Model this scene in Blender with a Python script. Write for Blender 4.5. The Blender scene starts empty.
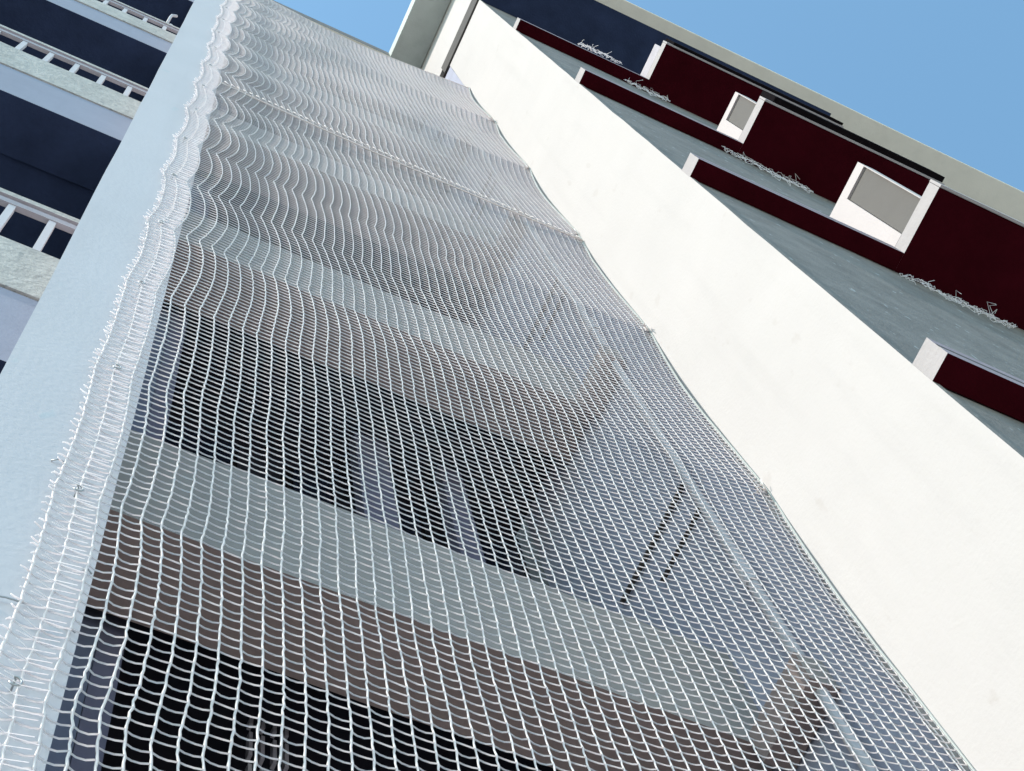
import bpy, bmesh, math, random
from mathutils import Vector, Matrix, noise
random.seed(7)
K = 2.2            # metres per design unit (u, d, z) = (right, into the building, up from the lens)
H0 = 1.6           # lens height over the ground
scene = bpy.context.scene
COL = scene.collection
R = math.radians
def V(u, d, z): return Vector((K*u, K*d, H0 + K*z))

# ------------------------------------------------------------------ materials
def mat(name, col, rough=0.85, var=0.08, scale=3.0, bump=0.15, bscale=60.0, spots=None, streak=0.0, metal=0.0, spec=0.3, blotch=None):
    m = bpy.data.materials.new(name); m.use_nodes = True
    nt = m.node_tree; N = nt.nodes; L = nt.links
    b = N['Principled BSDF']; b.inputs['Roughness'].default_value = rough
    b.inputs['Metallic'].default_value = metal
    b.inputs['Specular IOR Level'].default_value = spec
    tc = N.new('ShaderNodeTexCoord')
    n1 = N.new('ShaderNodeTexNoise'); n1.inputs['Scale'].default_value = scale; n1.inputs['Detail'].default_value = 8; n1.inputs['Roughness'].default_value = .65
    L.new(tc.outputs['Object'], n1.inputs['Vector'])
    r = N.new('ShaderNodeValToRGB')
    r.color_ramp.elements[0].position = .3; r.color_ramp.elements[1].position = .7
    c = Vector(col)
    r.color_ramp.elements[0].color = (*(c*(1-var)), 1); r.color_ramp.elements[1].color = (*[min(1, x) for x in c*(1+var)], 1)
    L.new(n1.outputs['Fac'], r.inputs['Fac'])
    out = r.outputs['Color']
    if streak:
        mp = N.new('ShaderNodeMapping'); mp.inputs['Scale'].default_value = (9, 9, .6)
        L.new(tc.outputs['Object'], mp.inputs['Vector'])
        n3 = N.new('ShaderNodeTexNoise'); n3.inputs['Scale'].default_value = 1.0; n3.inputs['Detail'].default_value = 6
        L.new(mp.outputs[0], n3.inputs['Vector'])
        r3 = N.new('ShaderNodeValToRGB'); r3.color_ramp.elements[0].position = .52; r3.color_ramp.elements[1].position = .78
        L.new(n3.outputs['Fac'], r3.inputs['Fac'])
        mm = N.new('ShaderNodeMath'); mm.operation = 'MULTIPLY'; mm.inputs[1].default_value = streak
        L.new(r3.outputs['Color'], mm.inputs[0])
        mx = N.new('ShaderNodeMixRGB'); mx.inputs['Color2'].default_value = (*(c*.45), 1)
        L.new(out, mx.inputs['Color1']); L.new(mm.outputs[0], mx.inputs['Fac']); out = mx.outputs['Color']
    if spots:
        sc, th, amt, scol = spots
        n4 = N.new('ShaderNodeTexNoise'); n4.inputs['Scale'].default_value = sc; n4.inputs['Detail'].default_value = 3
        mp = N.new('ShaderNodeMapping'); mp.inputs['Scale'].default_value = (1, 1, .45)
        L.new(tc.outputs['Object'], mp.inputs['Vector']); L.new(mp.outputs[0], n4.inputs['Vector'])
        r4 = N.new('ShaderNodeValToRGB'); r4.color_ramp.elements[0].position = th; r4.color_ramp.elements[1].position = th+.05
        L.new(n4.outputs['Fac'], r4.inputs['Fac'])
        mm = N.new('ShaderNodeMath'); mm.operation = 'MULTIPLY'; mm.inputs[1].default_value = amt
        L.new(r4.outputs['Color'], mm.inputs[0])
        mx = N.new('ShaderNodeMixRGB'); mx.inputs['Color2'].default_value = (*scol, 1)
        L.new(out, mx.inputs['Color1']); L.new(mm.outputs[0], mx.inputs['Fac']); out = mx.outputs['Color']
    L.new(out, b.inputs['Base Color'])
    if bump:
        n2 = N.new('ShaderNodeTexNoise'); n2.inputs['Scale'].default_value = bscale; n2.inputs['Detail'].default_value = 5
        L.new(tc.outputs['Object'], n2.inputs['Vector'])
        bp = N.new('ShaderNodeBump'); bp.inputs['Strength'].default_value = bump; bp.inputs['Distance'].default_value = .01
        L.new(n2.outputs['Fac'], bp.inputs['Height']); L.new(bp.outputs[0], b.inputs['Normal'])
    return m

M = dict(
 pale=mat('pale_blue_plaster', (.545, .51, .535), var=.035, scale=1.2, bump=.12, streak=.12, spots=(9, .70, .25, (.36, .48, .52))),
 white=mat('cream_white_plaster', (.485, .442, .432), var=.03, scale=1.5, bump=.12, spots=(10, .665, .20, (.36, .30, .27)), streak=.10),
 rough=mat('rough_pale_concrete', (.42, .40, .38), var=.17, scale=14, bump=.9, bscale=45, spots=(28, .66, .5, (.16, .18, .19)), streak=.2),
 blue_beam=mat('smooth_blue_plaster', (.28, .29, .36), var=.07, scale=3, bump=.1, streak=.1),
 navy=mat('navy_painted_soffit', (.026, .037, .078), var=.22, scale=4, bump=.2, spec=.08),
 maroon=mat('maroon_painted_soffit', (.034, .0018, .0045), var=.22, scale=4, bump=.2, spec=.03),
 slate=mat('slate_grey_render', (.180, .167, .160), var=.22, scale=7, bump=.5, bscale=70, spots=(26, .66, .4, (.45, .48, .50)), streak=.22),
 lilac=mat('lilac_grey_render', (.40, .36, .39), var=.08, scale=9, bump=.2),
 pink=mat('pinkish_white_paint', (.38, .34, .34), var=.05, scale=9, bump=.3, spots=(22, .66, .3, (.5, .42, .40))),
 wbright=mat('bright_white_paint', (.49, .43, .425), var=.02, scale=8, bump=.1),
 beam=mat('grey_beam_plaster', (.30, .275, .262), var=.05, scale=5, bump=.2, streak=.15),
 brown=mat('brown_grey_soffit', (.33, .245, .225), var=.10, scale=6, bump=.2),
 inner=mat('blue_grey_inner_wall', (.345, .345, .43), var=.08, scale=4, bump=.15, streak=.2),
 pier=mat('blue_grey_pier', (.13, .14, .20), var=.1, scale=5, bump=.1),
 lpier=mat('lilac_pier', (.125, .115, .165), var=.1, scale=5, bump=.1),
 dark_strip=mat('shadow_line_and_cable_brown', (.075, .066, .062), var=.15, scale=9, bump=.2),
 eave=mat('grey_green_eave_soffit', (.46, .48, .45), var=.06, scale=4, bump=.2, streak=.2),
 fascia=mat('lilac_grey_fascia', (.30, .245, .275), var=.12, scale=14, bump=.3, streak=.1),
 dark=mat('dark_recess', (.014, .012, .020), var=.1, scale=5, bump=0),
 black=mat('black_brown_metal', (.008, .006, .007), rough=.95, var=.2, scale=12, bump=0, spec=.02),
 beige=mat('beige_roof_soffit', (.72, .66, .57), var=.05, scale=2.5, bump=.15, streak=.1),
 taupe=mat('taupe_opening_shade', (.125, .112, .105), var=.04, scale=5, bump=.1),
 pipe=mat('pale_plastic_pipe', (.46, .45, .48), rough=.45, var=.03, scale=6, bump=0),
 metal=mat('grey_steel', (.38, .39, .40), rough=.45, var=.1, scale=40, bump=0, metal=.6),
 ground=mat('pale_concrete_ground', (.50, .47, .43), var=.12, scale=.6, bump=.3, bscale=12),
 glass=mat('dark_window_glass', (.010, .012, .022), rough=.12, var=.05, bump=0, spec=.5),
)
def netmat(name, col, tr):
    m = bpy.data.materials.new(name); m.use_nodes = True
    nt = m.node_tree; N = nt.nodes; L = nt.links
    b = N['Principled BSDF']; b.inputs['Roughness'].default_value = .55
    tc = N.new('ShaderNodeTexCoord'); n = N.new('ShaderNodeTexNoise'); n.inputs['Scale'].default_value = 30
    L.new(tc.outputs['Object'], n.inputs['Vector'])
    r = N.new('ShaderNodeValToRGB'); c = Vector(col)
    r.color_ramp.elements[0].color = (*(c*.9), 1); r.color_ramp.elements[1].color = (*[min(x, .95) for x in c*1.05], 1)
    L.new(n.outputs['Fac'], r.inputs['Fac']); L.new(r.outputs[0], b.inputs['Base Color'])
    t = N.new('ShaderNodeBsdfTranslucent'); L.new(r.outputs[0], t.inputs['Color'])
    mx = N.new('ShaderNodeMixShader'); mx.inputs[0].default_value = tr
    L.new(b.outputs[0], mx.inputs[1]); L.new(t.outputs[0], mx.inputs[2])
    L.new(mx.outputs[0], N['Material Output'].inputs['Surface'])
    return m
M['net'] = netmat('white_nylon', (.98, .89, .89), .8)
M['strand'] = netmat('white_nylon_strand', (.96, .86, .85), .35)
M['netcord'] = netmat('white_braided_cord', (.90, .82, .80), .2)
M['shadecord'] = netmat('shadow_grey_edge_cord', (.40, .41, .39), .1)

# ------------------------------------------------------------------ helpers
def tag(o, label=None, cat=None, group=None, kind=None):
    if label: o['label'] = label
    if cat: o['category'] = cat
    if group: o['group'] = group
    if kind: o['kind'] = kind
    return o
def empty(name, loc):
    o = bpy.data.objects.new(name, None); COL.objects.link(o); o.location = loc; o.empty_display_size = .1
    return o
class MB:
    def __init__(s): s.v = []; s.f = []; s.m = []; s.mats = []
    def mi(s, m):
        if m not in s.mats: s.mats.append(m)
        return s.mats.index(m)
    def box(s, u0, u1, d0, d1, z0, z1, m='pale', under=None, side=None, front=None, seg=None, jit=0.0):
        """box in design units; under / side(-u) / front may have materials of their own; seg = step along z or u for hand-made edges"""
        L = [(u1-u0), (d1-d0), (z1-z0)]
        n = [1, 1, 1]
        if seg:
            for a in range(3): n[a] = max(1, int(L[a]/seg))
        idx = {}
        base = len(s.v)
        def vid(i, j, k):
            key = (i, j, k)
            if key not in idx:
                p = Vector((u0+L[0]*i/n[0], d0+L[1]*j/n[1], z0+L[2]*k/n[2]))
                if jit:
                    q = noise.noise_vector(p*11.0)*jit + noise.noise_vector(p*37.0)*jit*.6
                    p += q
                idx[key] = len(s.v); s.v.append(V(*p))
            return idx[key]
        def face(a, mm):
            s.f.append(a); s.m.append(s.mi(mm))
        for i in range(n[0]):
            for j in range(n[1]):
                face((vid(i,j,0), vid(i,j+1,0), vid(i+1,j+1,0), vid(i+1,j,0)), under or m)
                face((vid(i,j,n[2]), vid(i+1,j,n[2]), vid(i+1,j+1,n[2]), vid(i,j+1,n[2])), m)
        for i in range(n[0]):
            for k in range(n[2]):
                face((vid(i,0,k), vid(i+1,0,k), vid(i+1,0,k+1), vid(i,0,k+1)), front or m)
                face((vid(i,n[1],k), vid(i,n[1],k+1), vid(i+1,n[1],k+1), vid(i+1,n[1],k)), m)
        for j in range(n[1]):
            for k in range(n[2]):
                face((vid(0,j,k), vid(0,j,k+1), vid(0,j+1,k+1), vid(0,j+1,k)), side or m)
                face((vid(n[0],j,k), vid(n[0],j+1,k), vid(n[0],j+1,k+1), vid(n[0],j,k+1)), m)
        return s
    def tube(s, pts, r, m='metal', n=6, closed=False):
        """pts in WORLD coordinates, r scalar or list"""
        P = [Vector(p) for p in pts]; k = len(P); base = len(s.v)
        for i, p in enumerate(P):
            a = P[max(i-1, 0)]; b = P[min(i+1, k-1)]
            t = (b-a).normalized() if (b-a).length > 1e-9 else Vector((0,0,1))
            x = t.cross(Vector((0,1,0)))
            if x.length < .05: x = t.cross(Vector((0,0,1)))
            x.normalize(); y = t.cross(x)
            rr = r[i] if isinstance(r, (list, tuple)) else r
            for q in range(n):
                an = 2*math.pi*q/n
                s.v.append(p + (x*math.cos(an)+y*math.sin(an))*rr)
        for i in range(k-1):
            for q in range(n):
                a = base+i*n+q; b = base+i*n+(q+1) % n
                s.f.append((a, b, b+n, a+n)); s.m.append(s.mi(m))
        if n > 3:
            s.f.append(tuple(base+q for q in range(n))[::-1]); s.m.append(s.mi(m))
            s.f.append(tuple(base+(k-1)*n+q for q in range(n))); s.m.append(s.mi(m))
        return s
    def build(s, name, parent=None, smooth=False, bevel=0.0, label=None):
        me = bpy.data.meshes.new(name)
        org = parent.location.copy() if (parent is not None and parent.parent is None) else Vector((0,0,0))
        g = Vector((0,0,0)); q = parent
        while q is not None: g += q.location; q = q.parent
        me.from_pydata([tuple(v-g) for v in s.v], [], s.f)
        for m in s.mats: me.materials.append(M[m])
        me.polygons.foreach_set('material_index', s.m)
        if smooth: me.polygons.foreach_set('use_smooth', [True]*len(me.polygons))
        me.update()
        o = bpy.data.objects.new(name, me); COL.objects.link(o)
        if parent is not None: o.parent = parent
        if bevel:
            b = o.modifiers.new('bevel', 'BEVEL'); b.width = bevel; b.segments = 2; b.limit_method = 'ANGLE'; b.angle_limit = R(50)
        if label: o['label'] = label
        return o
def B(*a, **k): return MB().box(*a, **k)

# ------------------------------------------------------------------ the building
GZ = -H0/K                       # ground level in design units
TOP = 7.9
ST = 1.335
bld = empty('apartment_building', V(1.0, .557, GZ))
tag(bld, 'tall apartment block with pale pillars, railed balconies and maroon balcony undersides behind the net', 'building')

# pillars (fins)
B(-.0507, .079, .557, 1.06, GZ, TOP, m='pale', seg=.16, jit=.0012).build('pillar', bld, label='pale blue shaded pillar carrying the left edge of the net')
rp = MB()
rp.box(1.0, 1.012, .262, .562, GZ, 7.06, m='white', front='slate', seg=.14, jit=.0012)
rp.box(1.001, 1.012, .5635, 1.06, GZ, 7.06, m='inner')
rp.box(1.0125, 1.22, .4102, 1.06, GZ, 7.06, m='white')
rp.box(1.0, 1.22, .10, 1.06, 7.22, TOP, m='white')
rp.build('pillar', bld, label='broad sunlit cream white pillar right of the net')
B(.992, 1.22, .15, .60, 7.062, 7.218, m='dark_strip').build('dark_strip', bld)  # dark strip painting in the slab's shadow line on the sunlit pillar
B(-2.4, -2.2, .557, 2.4, GZ, TOP, m='pale').build('pillar', bld)  # unseen end pillar, added to block the sun from the left balconies

# left balconies
left = [(-.08, .35, .14, .55, .72, .90)]
floors = [(.50, .72, .93, 1.15), (1.823, 2.079, 2.284, 2.517), (3.235, 3.487, 3.705, 3.887), (4.58, 4.80, 4.97, 5.12), (6.0, 6.14, 6.31, 6.46)]
for n, (zb, p0, p1, rt) in enumerate(floors):
    s = MB()
    s.box(-2.2, -.0515, .644, .70, p0, p1, m='rough', seg=.09, jit=.0022)
    par = s.build('balcony', bld)
    B(-2.2, -.0515, .6475, .76, zb, p0-.0015, m='blue_beam', under='navy', seg=.2, jit=.001).build('edge_beam', par)
    B(-2.2, -.0515, .762, 1.9, zb+.006, zb+.12, m='navy').build('ceiling', par)
    h = .022
    r = MB(); r.box(-2.2, -.0515, .640, .651, rt-h, rt, m='lilac', front='rough', seg=.2, jit=.0008)
    r.box(-2.2, -.0515, .6435, .6525, rt-2.3*h, rt-h-.007, m='lilac')
    r.build('handrail', par)
    u = -.097 if n != 1 else -.093
    while u > -1.15:
        bb = MB(); j = random.uniform(-.002, .002)
        bb.box(u-.0055+j, u+.0055+j, .645, .655, p1+.001, rt-2.3*h-.001, m='pale')
        bb.build('baluster', par)
        u -= .0605
B(-2.2, -.0515, 1.9, 2.0, GZ, TOP, m='navy').build('back_wall', bld)

# the recess behind the net
for k in range(-1, 5):
    z = 1.79+ST*k
    s = MB(); s.box(.0805, .9985, .757, .88, z, z+.27, m='beam', under='brown', seg=.1, jit=.0012)
    s.build('beam', bld)
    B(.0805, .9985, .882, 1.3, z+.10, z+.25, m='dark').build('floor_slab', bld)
    B(.955, .998, .63, .755, z-.05, z+.02, m='beam', side='brown', under='brown', seg=.05, jit=.001).build('corbel', bld)
    # back wall strips between the slabs: piers, window frames, panes
    za, zb_ = z+.27, z+ST+.08
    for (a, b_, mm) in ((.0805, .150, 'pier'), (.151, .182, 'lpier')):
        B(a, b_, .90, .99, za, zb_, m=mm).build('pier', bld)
    for (a, b_) in ((.577, .645), (.765, .815)):
        B(a, b_, 1.0, 1.03, za, zb_-.03, m='lpier').build('pier', bld)
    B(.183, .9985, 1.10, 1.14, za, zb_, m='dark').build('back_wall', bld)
    for (a, b_) in ((.20, .36), (.46, .56), (.66, .75), (.83, .97)):
        w = B(a, b_, 1.075, 1.099, za+.25, zb_-.16, m='black').build('window', bld)
        B(a+.012, b_-.012, 1.070, 1.074, za+.262, zb_-.172, m='glass').build('pane', w)
    if k >= 0: continue
    lv = MB()
    for q in range(4):
        for t in range(9):
            zz = za+.55+t*.075
            lv.box(.375+q*.016, .380+q*.016, 1.0, 1.01, zz, zz+.055, m='lilac')
    lv.build('window_grille', bld)
# drain pipe on the inner right wall and its cables
pp = MB(); pp.tube([V(.978, .643, z) for z in (GZ, 0, 2, 4, 7.0)], .019, 'pipe', 12)
pipe = pp.build('drain_pipe', bld, smooth=True)
for z in (.9, 2.05, 3.3, 4.6, 5.9):
    MB().tube([V(.978, .643, z), V(.978, .643, z+.075)], .026, 'pipe', 12).build('pipe_collar', pipe)
for k in range(-1, 4):
    for dz, d1 in ((.0, .90), (-.11, .80)):
        B(.990, .998, .650, d1, 2.495+dz+ST*k, 2.495+(.006 if dz == 0 else .002)+dz+ST*k, m='dark_strip').build('cable', bld)

# right balconies -----------------------------------------------------
def wall_holes(): pass
zc = [-.75, .585, 1.92, 3.255, 4.59, 5.925]
rows = {3.255: dict(u=1.497, out=.0615, top=3.72, ptop=3.675, right=2.25),
        4.59: dict(u=1.51, out=.0815, top=4.88, ptop=4.84, right=2.12),
        5.925: dict(u=1.52, out=.0745, top=6.075, ptop=None, right=2.27),
        1.92: dict(u=1.497, out=.07, top=2.35, ptop=2.30, right=2.2),
        .585: dict(u=1.497, out=.07, top=1.0, ptop=.96, right=2.2)}
for i, z in enumerate(zc):
    if z < 0: continue
    r = rows[z]
    uu, out = r['u'], r['out']
    bal = MB()
    bal.box(uu, r['right'], out+.007, .264, z, z+.056, m='pink', under='maroon', side='pink')
    bal = bal.build('balcony', bld)
    B(uu, r['right'], out, out+.006, z-.002, z+.058, m='pink').build('front_rim', bal)
    # side wall; the dark fill of its opening has the inner shade in its colour
    d0 = .1055 if z != 5.925 else .10
    side = MB(); mm = 'wbright' if r['ptop'] else 'lilac'
    if r['ptop']:
        pt = r['ptop']; pb = z+.062; di = .1915
        side.box(uu, uu+.045, di, .264, z+.0575, r['top'], m=mm)
        side.box(uu, uu+.045, d0, di-.0001, pt, r['top'], m=mm)
        side.box(uu, uu+.045, d0, d0+.0022, z+.0575, pt-.0001, m=mm)
    else:
        side.box(uu, uu+.045, d0, .264, z+.0575, r['top'], m=mm)
    sw = side.build('side_wall', bal)
    if r['ptop']:
        B(uu+.006, uu+.040, d0+.0024, di-.0015, z+.0575, pt-.0015, m='taupe').build('opening_fill', sw)
    # low front parapet of the balcony
    B(uu+.047, r['right'], .115, .135, z+.0575, z+.25, m='slate').build('front_parapet', bal)
    if z in (4.59, 5.925):
        hh = out-.0005
        t = MB(); t.box(uu+.03, r['right'], .064, hh, z+.018, z+.15, m='black'); t.build('gutter', bal)
    # coping strip between the pillar and the balcony: fascia in two steps, maroon underside
    cp = MB()
    cp.box(1.0005, uu-.0001, .2222, .2632, z+.046, z+.072, m='fascia', side='pink')
    cp.box(1.0005, uu-.0001, .2220, .2632, z+.028, z+.0459, m='dark_strip', side='pink')
    cp.box(1.0005, uu-.0001, .2215, .2632, z, z+.0279, m='fascia', under='maroon', side='pink')
    cp.build('coping', bld)
    # rendered wall below it
    B(1.0135, 4.6, .2645, .40, z-ST+.0725, z-.0005, m='slate', seg=.12, jit=.0010).build('parapet_wall', bld)
B(1.0135, 4.6, .2645, .40, 5.925+.0725, 7.04, m='slate').build('parapet_wall', bld)
# the wall body behind the right side
B(1.2205, 4.6, .502, 2.4, GZ, 7.04, m='slate').build('back_wall', bld)
# navy roofed canopy above the top balcony
B(1.0005, 2.62, .0615, 2.4, 7.045, 7.11, m='black', under='navy').build('canopy', bld)
B(1.2205, 4.6, .30, 2.4, 7.112, TOP-.001, m='slate').build('attic_wall', bld)
# roof
rf = MB()
rf.box(1.0005, 6.0, .007, 2.4, TOP+.001, TOP+.14, m='beige')
rf.box(.0805, .8445, .705, 2.4, TOP+.001, TOP+.14, m='beige', front='slate')
rf.box(-2.6, .08, .60, 2.4, TOP+.001, TOP+.14, m='beige')
rf.build('roof', bld, bevel=.01)
B(.845, .9995, .007, 2.4, TOP+.001, TOP+.14, m='eave').build('eave', bld, bevel=.01)

# ------------------------------------------------------------------ the net
NC, ZB, PITCH = 53, .72, .0155
NR = int((6.33-ZB)/PITCH)
U0, DU = .031, (1.0-.031)/53
def ss(a, b, x):
    t = max(0, min(1, (x-a)/(b-a))); return t*t*(3-2*t)
hook_z = [.64+.333*k for k in range(0, 17)]
def cL(z):
    t = (z-.64)/.333; k = math.floor(t); a = .75+.5*noise.noise(Vector((k*3.7, 1.3, 0)))
    return a*math.sin(math.pi*(t-k))**.8
def cR(z):
    t = (z-2.2)/.83 + .0; k = math.floor(t); a = .9+.5*noise.noise(Vector((k*2.1, 7.3, 0)))
    x = t-k
    return a*math.sin(math.pi*x**1.25)**.9
def net_pos(i, j):
    u = U0+DU*i; z = ZB+PITCH*j
    z += .20*max(0, u-.38)**1.5*(1-ss(5.0, 6.2, z)) + .004*noise.noise(Vector((u*5, z*2.5, 2)))
    # top sag
    z -= ss(5.6, 6.33, z)*.10*math.sin(math.pi*min(1, max(0, (u-.05)/.95)))
    amp = .30+.90*ss(1.5, 3.2, z)
    wl = .012 if u < .035 else (.012+.016*ss(.035, .10, u))*math.exp(-max(0, u-.10)/.26)
    wr = (.024+.012*ss(3.9, 5.0, z))*(.95-.50*math.exp(-(1-u)/.06))*math.exp(-max(0, 1-u)/.34) if u > .3 else .02*math.exp(-.7/.3)
    U = u + amp*wl*cL(z) - wr*cR(z)*(.5+.5*ss(1.2, 2.2, z))
    U += .0016*noise.noise(Vector((u*14, z*9, 5))) + .010*math.sin(math.pi*u)*noise.noise(Vector((u*2.2, z*1.4, 9)))
    U = min(U, .9985)
    inside = ss(.082, .20, u)
    D = .549 + inside*(.009*math.sin(math.pi*u)*(1+.8*noise.noise(Vector((u*2.6, z*1.7, 11)))) + .008*cR(z)*math.exp(-(1-u)/.30)) + .0003*noise.noise(Vector((u*20, z*12, 3)))
    return U, D, z
nodes = [[net_pos(i, j) for j in range(NR+1)] for i in range(NC+1)]
net = empty('pigeon_net', V(.55, .557, ZB))
tag(net, 'white knotted nylon pigeon net stretched between the pale blue pillar and the white pillar', 'net')
SR, RR = .0024, .0020
nm = MB()
for i in range(NC+1):
    pts, rad = [], []
    for j in range(NR+1):
        U, D, z = nodes[i][j]
        jx = random.uniform(-.0007, .0007)
        pts.append(V(U+jx, D, z+random.uniform(-.0004, .0004))); rad.append(SR*random.uniform(1.05, 1.25))
        if j < NR:
            a = nodes[i][j+1]
            pts.append(V((U+a[0])/2+random.uniform(-.0008, .0002), (D+a[1])/2, (z+a[2])/2)); rad.append(SR*.9)
    nm.tube(pts, rad, 'strand', 4)
for i in range(NC):
    for j in range(1, NR+1):
        a = nodes[i][j]; b = nodes[i+1][j]
        q = 1-.88*ss(1.15, 2.1, a[2])
        off = PITCH*(.04+q*random.uniform(-.11, .11))
        sg = PITCH*(.10+.10*q)*(1+.35*q*random.uniform(-1, 1)); fw = .0003+q*random.uniform(-.0007, .0007)
        if i < 4: sg *= 1.5
        pts = [V(*a)]
        for t, w in ((.28, .85), (.62, 1.0)):
            pts.append(V(a[0]+(b[0]-a[0])*t, a[1]+(b[1]-a[1])*t-fw, a[2]+(b[2]+off-a[2])*t - sg*w*(1.15-.4*t)))
        pts.append(V(b[0], b[1], b[2]+off))
        nm.tube(pts, RR, 'net', 3)
# loose cut ends along the left edge
fr = nm
for j in range(0, NR+1):
    U, D, z = nodes[0][j]
    for q in range(2 if random.random() < .15 else 1):
        L = random.uniform(.004, .0095); up = random.uniform(-.003, .004)
        fr.tube([V(U, D, z+q*.006), V(U-L*.6, D-.0015, z+up*.5+q*.006), V(U-L, D-random.uniform(0, .004), z+up+q*.006-.001)], [.0022, .0020, .0014], 'net', 3)
nm.build('mesh', net, smooth=True)
# a second layer of mesh doubled back on itself over the pillar
db = MB()
for i in range(0, 1):
    pts = []
    for j in range(0, NR+1):
        a = nodes[i][j]; w = .012*noise.noise(Vector((i*5.1, a[2]*9, 4)))+.010+random.uniform(-.0015,.0015)
        pts.append(V(a[0]+w, .5465, a[2]+.004))
for j in range(NR):
    a = nodes[0][j]; b = nodes[2][j]
    m1 = random.uniform(-.003, .002)
    db.tube([V(a[0]+.006, .5465, a[2]+.004), V(a[0]+.016, .5460, a[2]+m1-.004), V(b[0]-.004, .5465, b[2]+.002+m1)], .0009, 'net', 3)
    if j % 2: db.tube([V(a[0]+.004, .5455, a[2]-.003), V((a[0]+b[0])/2, .5445, a[2]-.011), V(b[0], .5460, b[2]-.006+m1)], .0009, 'net', 3)
db.build('folded_hem', net)
# cords
cd = MB(); cd.tube([V(*[n_[0]+.0, n_[1]-.0, n_[2]]) for n_ in [(nodes[i][NR]) for i in range(NC+1)]], .0045, 'netcord', 6)
cd.build('top_cord', net, smooth=True)
# seam rope at mid height, with the lashing wound round it
sc = MB(); pts = []
for t in range(0, 121):
    u = .085+(.9985-.085)*t/120
    pts.append(V(u, .5475+.004*math.sin(math.pi*u), 3.795-.012*math.sin(math.pi*(u-.08)/.92)))
sc.tube(pts, .0045, 'netcord', 6)
for t in range(0, 60):
    u = .09+.905*t/60; z = 3.795-.012*math.sin(math.pi*(u-.08)/.92); e = .5
    sc.tube([V(u, .5440, z+.011), V(u+.006, .5435, z+.002), V(u+.014, .546, z-.008)], .0022, 'netcord', 4)
sc.build('seam_cord', net, smooth=True)
ec = MB()
ec.tube([V(min(nodes[NC][j][0]+.001, .9985), nodes[NC][j][1]-.002, nodes[NC][j][2]) for j in range(NR+1)], .0042, 'shadecord', 5)  # real edge cord, greyed to carry the net's shadow on the pillar too
ec.tube([V(min(nodes[NC][j][0]-.004, .9985)+.002*math.sin(j*.9), nodes[NC][j][1]+.004, nodes[NC][j][2]) for j in range(NR+1)], .0026, 'netcord', 4)
ec.build('edge_cord', net, smooth=True)
# tied knots on the white pillar
for z in (1.385, 2.2, 3.03, 3.86, 4.69, 5.52):
    kn = MB()
    for a in range(6):
        q = random.uniform(0, 6.28)
        kn.tube([V(.997, .548, z), V(.985+.006*math.cos(q), .548+.008*math.sin(q), z+.012*math.sin(q*1.7)), V(.98+.01*math.cos(q), .548+.012*math.sin(q), z+.022*math.cos(q))], .0022, 'netcord', 4)
    kn.build('knot', net, smooth=True)

# ------------------------------------------------------------------ hooks screwed into the pale pillar
ordn = ['lowest', 'second', 'third', 'fourth', 'fifth', 'sixth', 'seventh', 'eighth', 'ninth', 'tenth', 'eleventh', 'twelfth', 'thirteenth', 'fourteenth']
def hook(u, z, idx):
    m_ = MB(); c = V(u, .5470, z)
    pts = [V(u, .5565, z+.004), c+Vector((0, 0, .009))]
    for a in range(0, 9):
        an = R(110-a*32)
        pts.append(c+Vector((.0095*math.cos(an), -.003, .0095*math.sin(an)*1.25)))
    m_.tube(pts[1:], .0016, 'metal', 6); m_.tube([pts[0], pts[1]], .0018, 'metal', 6)
    o = m_.build('hook', None, smooth=True)
    return tag(o, '%s visible steel hook up the pale blue pillar holding the folded net edge' % ordn[idx], 'hook', 'steel hooks holding the net on the pale pillar')
for idx, z in enumerate([.973+.333*k for k in range(14)]):
    hook(.047+random.uniform(-.003, .003), z+.004, idx)

def wire(u0, z0, u1, z1, label):
    m_ = MB(); m_.tube([V(u0, .5560, z0), V((u0+u1)/2, .5525, (z0+z1)/2-.002), V(u1, .5545, z1)], .0016, 'metal', 5)
    tag(m_.build('wire_stub', None, smooth=True), label, 'wire')
wire(.020, 1.371, .030, 1.374, 'short grey wire stub beside the frayed net edge, above the long wire')
wire(.000, 1.094, .046, 1.101, 'longest grey wire, lying under the frayed net edge on the pale pillar')
wire(.068, 1.087, .076, 1.083, 'tiny grey nail at the right edge of the pale pillar beside the long wire')
wire(.070, 1.188, .077, 1.182, 'tiny grey nail at the right edge of the pale pillar, highest of two')

# thin bent rod on the highest railing at left
rod = MB(); rod.tube([V(-.099, .652, 5.118), V(-.1005, .650, 5.36), V(-.099, .648, 5.40), V(-.085, .646, 5.42)], .010, 'pipe', 6)
rod.tube([V(-.088, .652, 5.119), V(-.087, .650, 5.17)], .014, 'pipe', 6)
rod.tube([V(-.076, .652, 5.119), V(-.074, .650, 5.15)], .014, 'pipe', 6)
tag(rod.build('bent_rod', None, smooth=True), 'thin bent white rod standing on the highest balcony railing at left', 'rod')

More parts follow.
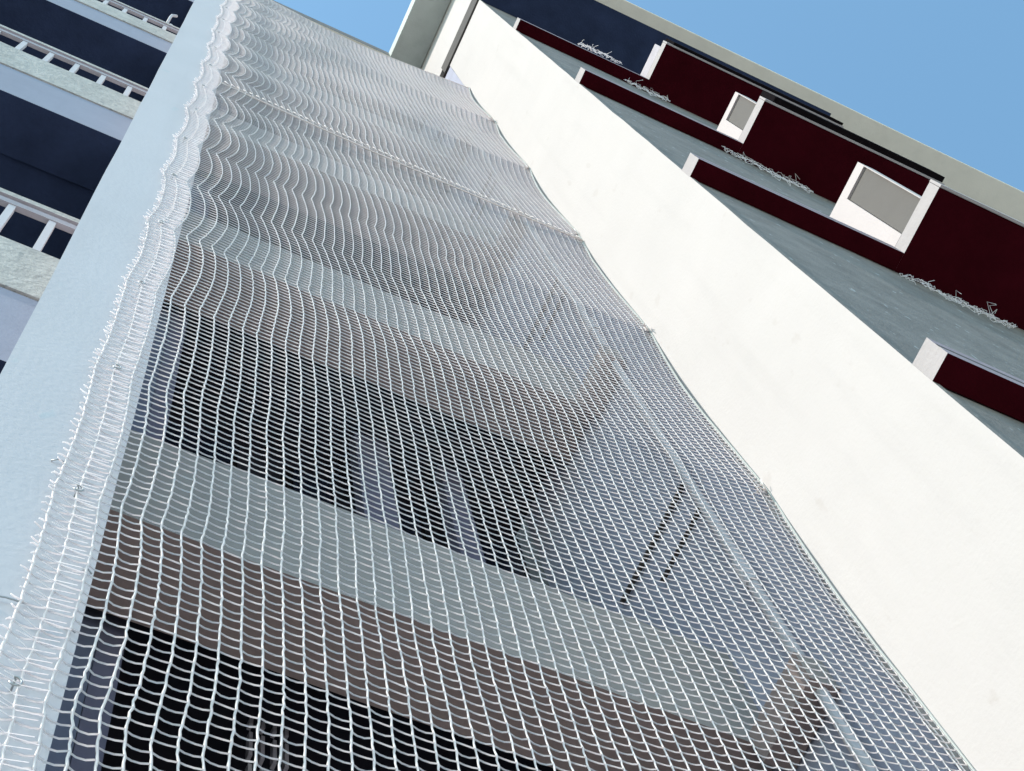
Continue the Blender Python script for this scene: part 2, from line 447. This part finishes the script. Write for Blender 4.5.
# ------------------------------------------------------------------ scraps of old net left on the right balconies
def scrap(u0, u1, d, z0, z1, hgt, label, n=26, hang=1, seed=1, rr=.0022, out=.012):
    rnd = random.Random(seed); s = MB(); rowsn = 4; g = {}
    for i in range(n+1):
        t = i/n; zt = z0+(z1-z0)*t; hh = hgt*(.35+.65*math.sin(math.pi*min(1, max(0, t*1.0)))**.7)*rnd.uniform(.6, 1.15)
        for r_ in range(rowsn):
            g[i, r_] = (u0+(u1-u0)*t+rnd.uniform(-.004, .004), d-rnd.uniform(.001, out), zt-hang*hh*r_/(rowsn-1)+rnd.uniform(-.006, .006))
    for i in range(n+1):
        for r_ in range(rowsn-1):
            if rnd.random() < .85: s.tube([V(*g[i, r_]), V(*g[i, r_+1])], rr, 'net', 3)
    for i in range(n):
        for r_ in range(rowsn):
            if rnd.random() < .9 or r_ == 0:
                a, b = g[i, r_], g[i+1, r_]
                mid = ((a[0]+b[0])/2, min(a[1], b[1])-.002, (a[2]+b[2])/2-rnd.uniform(0, .012))
                s.tube([V(*a), V(*mid), V(*b)], rr, 'net', 3)
    for q in range(n//4):
        a = g[rnd.randrange(n+1), rnd.randrange(rowsn)]
        s.tube([V(*a), V(a[0]+rnd.uniform(-.012, .012), a[1]-rnd.uniform(.003, .02), a[2]+rnd.uniform(-.02, .05)), V(a[0]+rnd.uniform(-.02, .02), a[1]-rnd.uniform(.003, .025), a[2]+rnd.uniform(-.05, .06))], rr*.9, 'net', 3)
    tag(s.build('net_scrap', None), label, 'net scrap', 'frayed net scraps left on the maroon balconies')
scrap(1.47, 1.73, .262, 3.17, 3.13, .07, 'lowest and nearest frayed net scrap, curled under the largest balcony', 30, seed=3, rr=.0014)
scrap(1.45, 1.72, .262, 4.575, 4.53, .17, 'bunched net scrap below the middle balcony, left of the largest white frame', 30, seed=5, rr=.0015)
scrap(1.43, 1.60, .262, 5.90, 5.88, .16, 'net scrap hanging left of the smaller white framed opening', 24, seed=8, rr=.0016)
scrap(1.25, 1.42, .222, 5.998, 5.998, .12, 'highest net scrap, lying on the top coping against the navy ceiling', 22, hang=-1, seed=11, rr=.0018)

# ------------------------------------------------------------------ ground
g = MB()
g.v = [Vector((-400, -400, 0)), Vector((400, -400, 0)), Vector((400, 400, 0)), Vector((-400, 400, 0))]
g.f = [(0, 1, 2, 3)]; g.m = [g.mi('ground')]
tag(g.build('ground', None), 'pale concrete ground in front of the building', None, None, 'structure')

# ------------------------------------------------------------------ light and sky
SUN_EL, SUN_AZ = 40.0, -96.0           # azimuth measured from +Y towards +X
w = bpy.data.worlds.new('World'); scene.world = w; w.use_nodes = True
nt = w.node_tree; bg = nt.nodes['Background']
sky = nt.nodes.new('ShaderNodeTexSky'); sky.sky_type = 'NISHITA'; sky.sun_disc = False
sky.sun_elevation = R(SUN_EL); sky.sun_rotation = R(SUN_AZ); sky.air_density = 1.0; sky.dust_density = .6; sky.ozone_density = 1.0
tint = nt.nodes.new('ShaderNodeMixRGB'); tint.blend_type = 'MULTIPLY'; tint.inputs[0].default_value = 1; tint.inputs[2].default_value = (.87, 1.09, .99, 1)
nt.links.new(sky.outputs[0], tint.inputs[1]); nt.links.new(tint.outputs[0], bg.inputs['Color']); bg.inputs['Strength'].default_value = .15
sl = bpy.data.lights.new('sun', 'SUN'); sl.energy = 2.0; sl.angle = R(.5); sl.color = (1, .95, .87)
so = bpy.data.objects.new('sun', sl); COL.objects.link(so)
d = Vector((math.sin(R(SUN_AZ))*math.cos(R(SUN_EL)), math.cos(R(SUN_AZ))*math.cos(R(SUN_EL)), math.sin(R(SUN_EL))))
so.rotation_euler = d.to_track_quat('Z', 'Y').to_euler(); so.location = (-6, -2, 12)

# ------------------------------------------------------------------ camera (solved from the vanishing points)
Rm = [[0.8970535052130328, -0.13066586774334304, 0.422162811948057],
      [0.3665600776953405, -0.3135743789364378, -0.8759593702419158],
      [0.24683743278724435, 0.9405304566474745, -0.2333961051378024]]
def cv(r): return Vector((Rm[r][0], -Rm[r][2], Rm[r][1]))
right, down, fwd = cv(0), cv(1), cv(2)
cam = bpy.data.cameras.new('camera'); cam.sensor_width = 36; cam.lens = 1657.754*36/1024; cam.clip_start = .05; cam.clip_end = 2000
co = bpy.data.objects.new('camera', cam); COL.objects.link(co)
m4 = Matrix((right, -down, -fwd)).transposed().to_4x4(); m4.translation = V(0, 0, 0)
co.matrix_world = m4
scene.camera = co
vs = scene.view_settings
vs.view_transform = 'Standard'; vs.look = 'None'; vs.gamma = 1; vs.use_curve_mapping = False; vs.exposure = 1.22
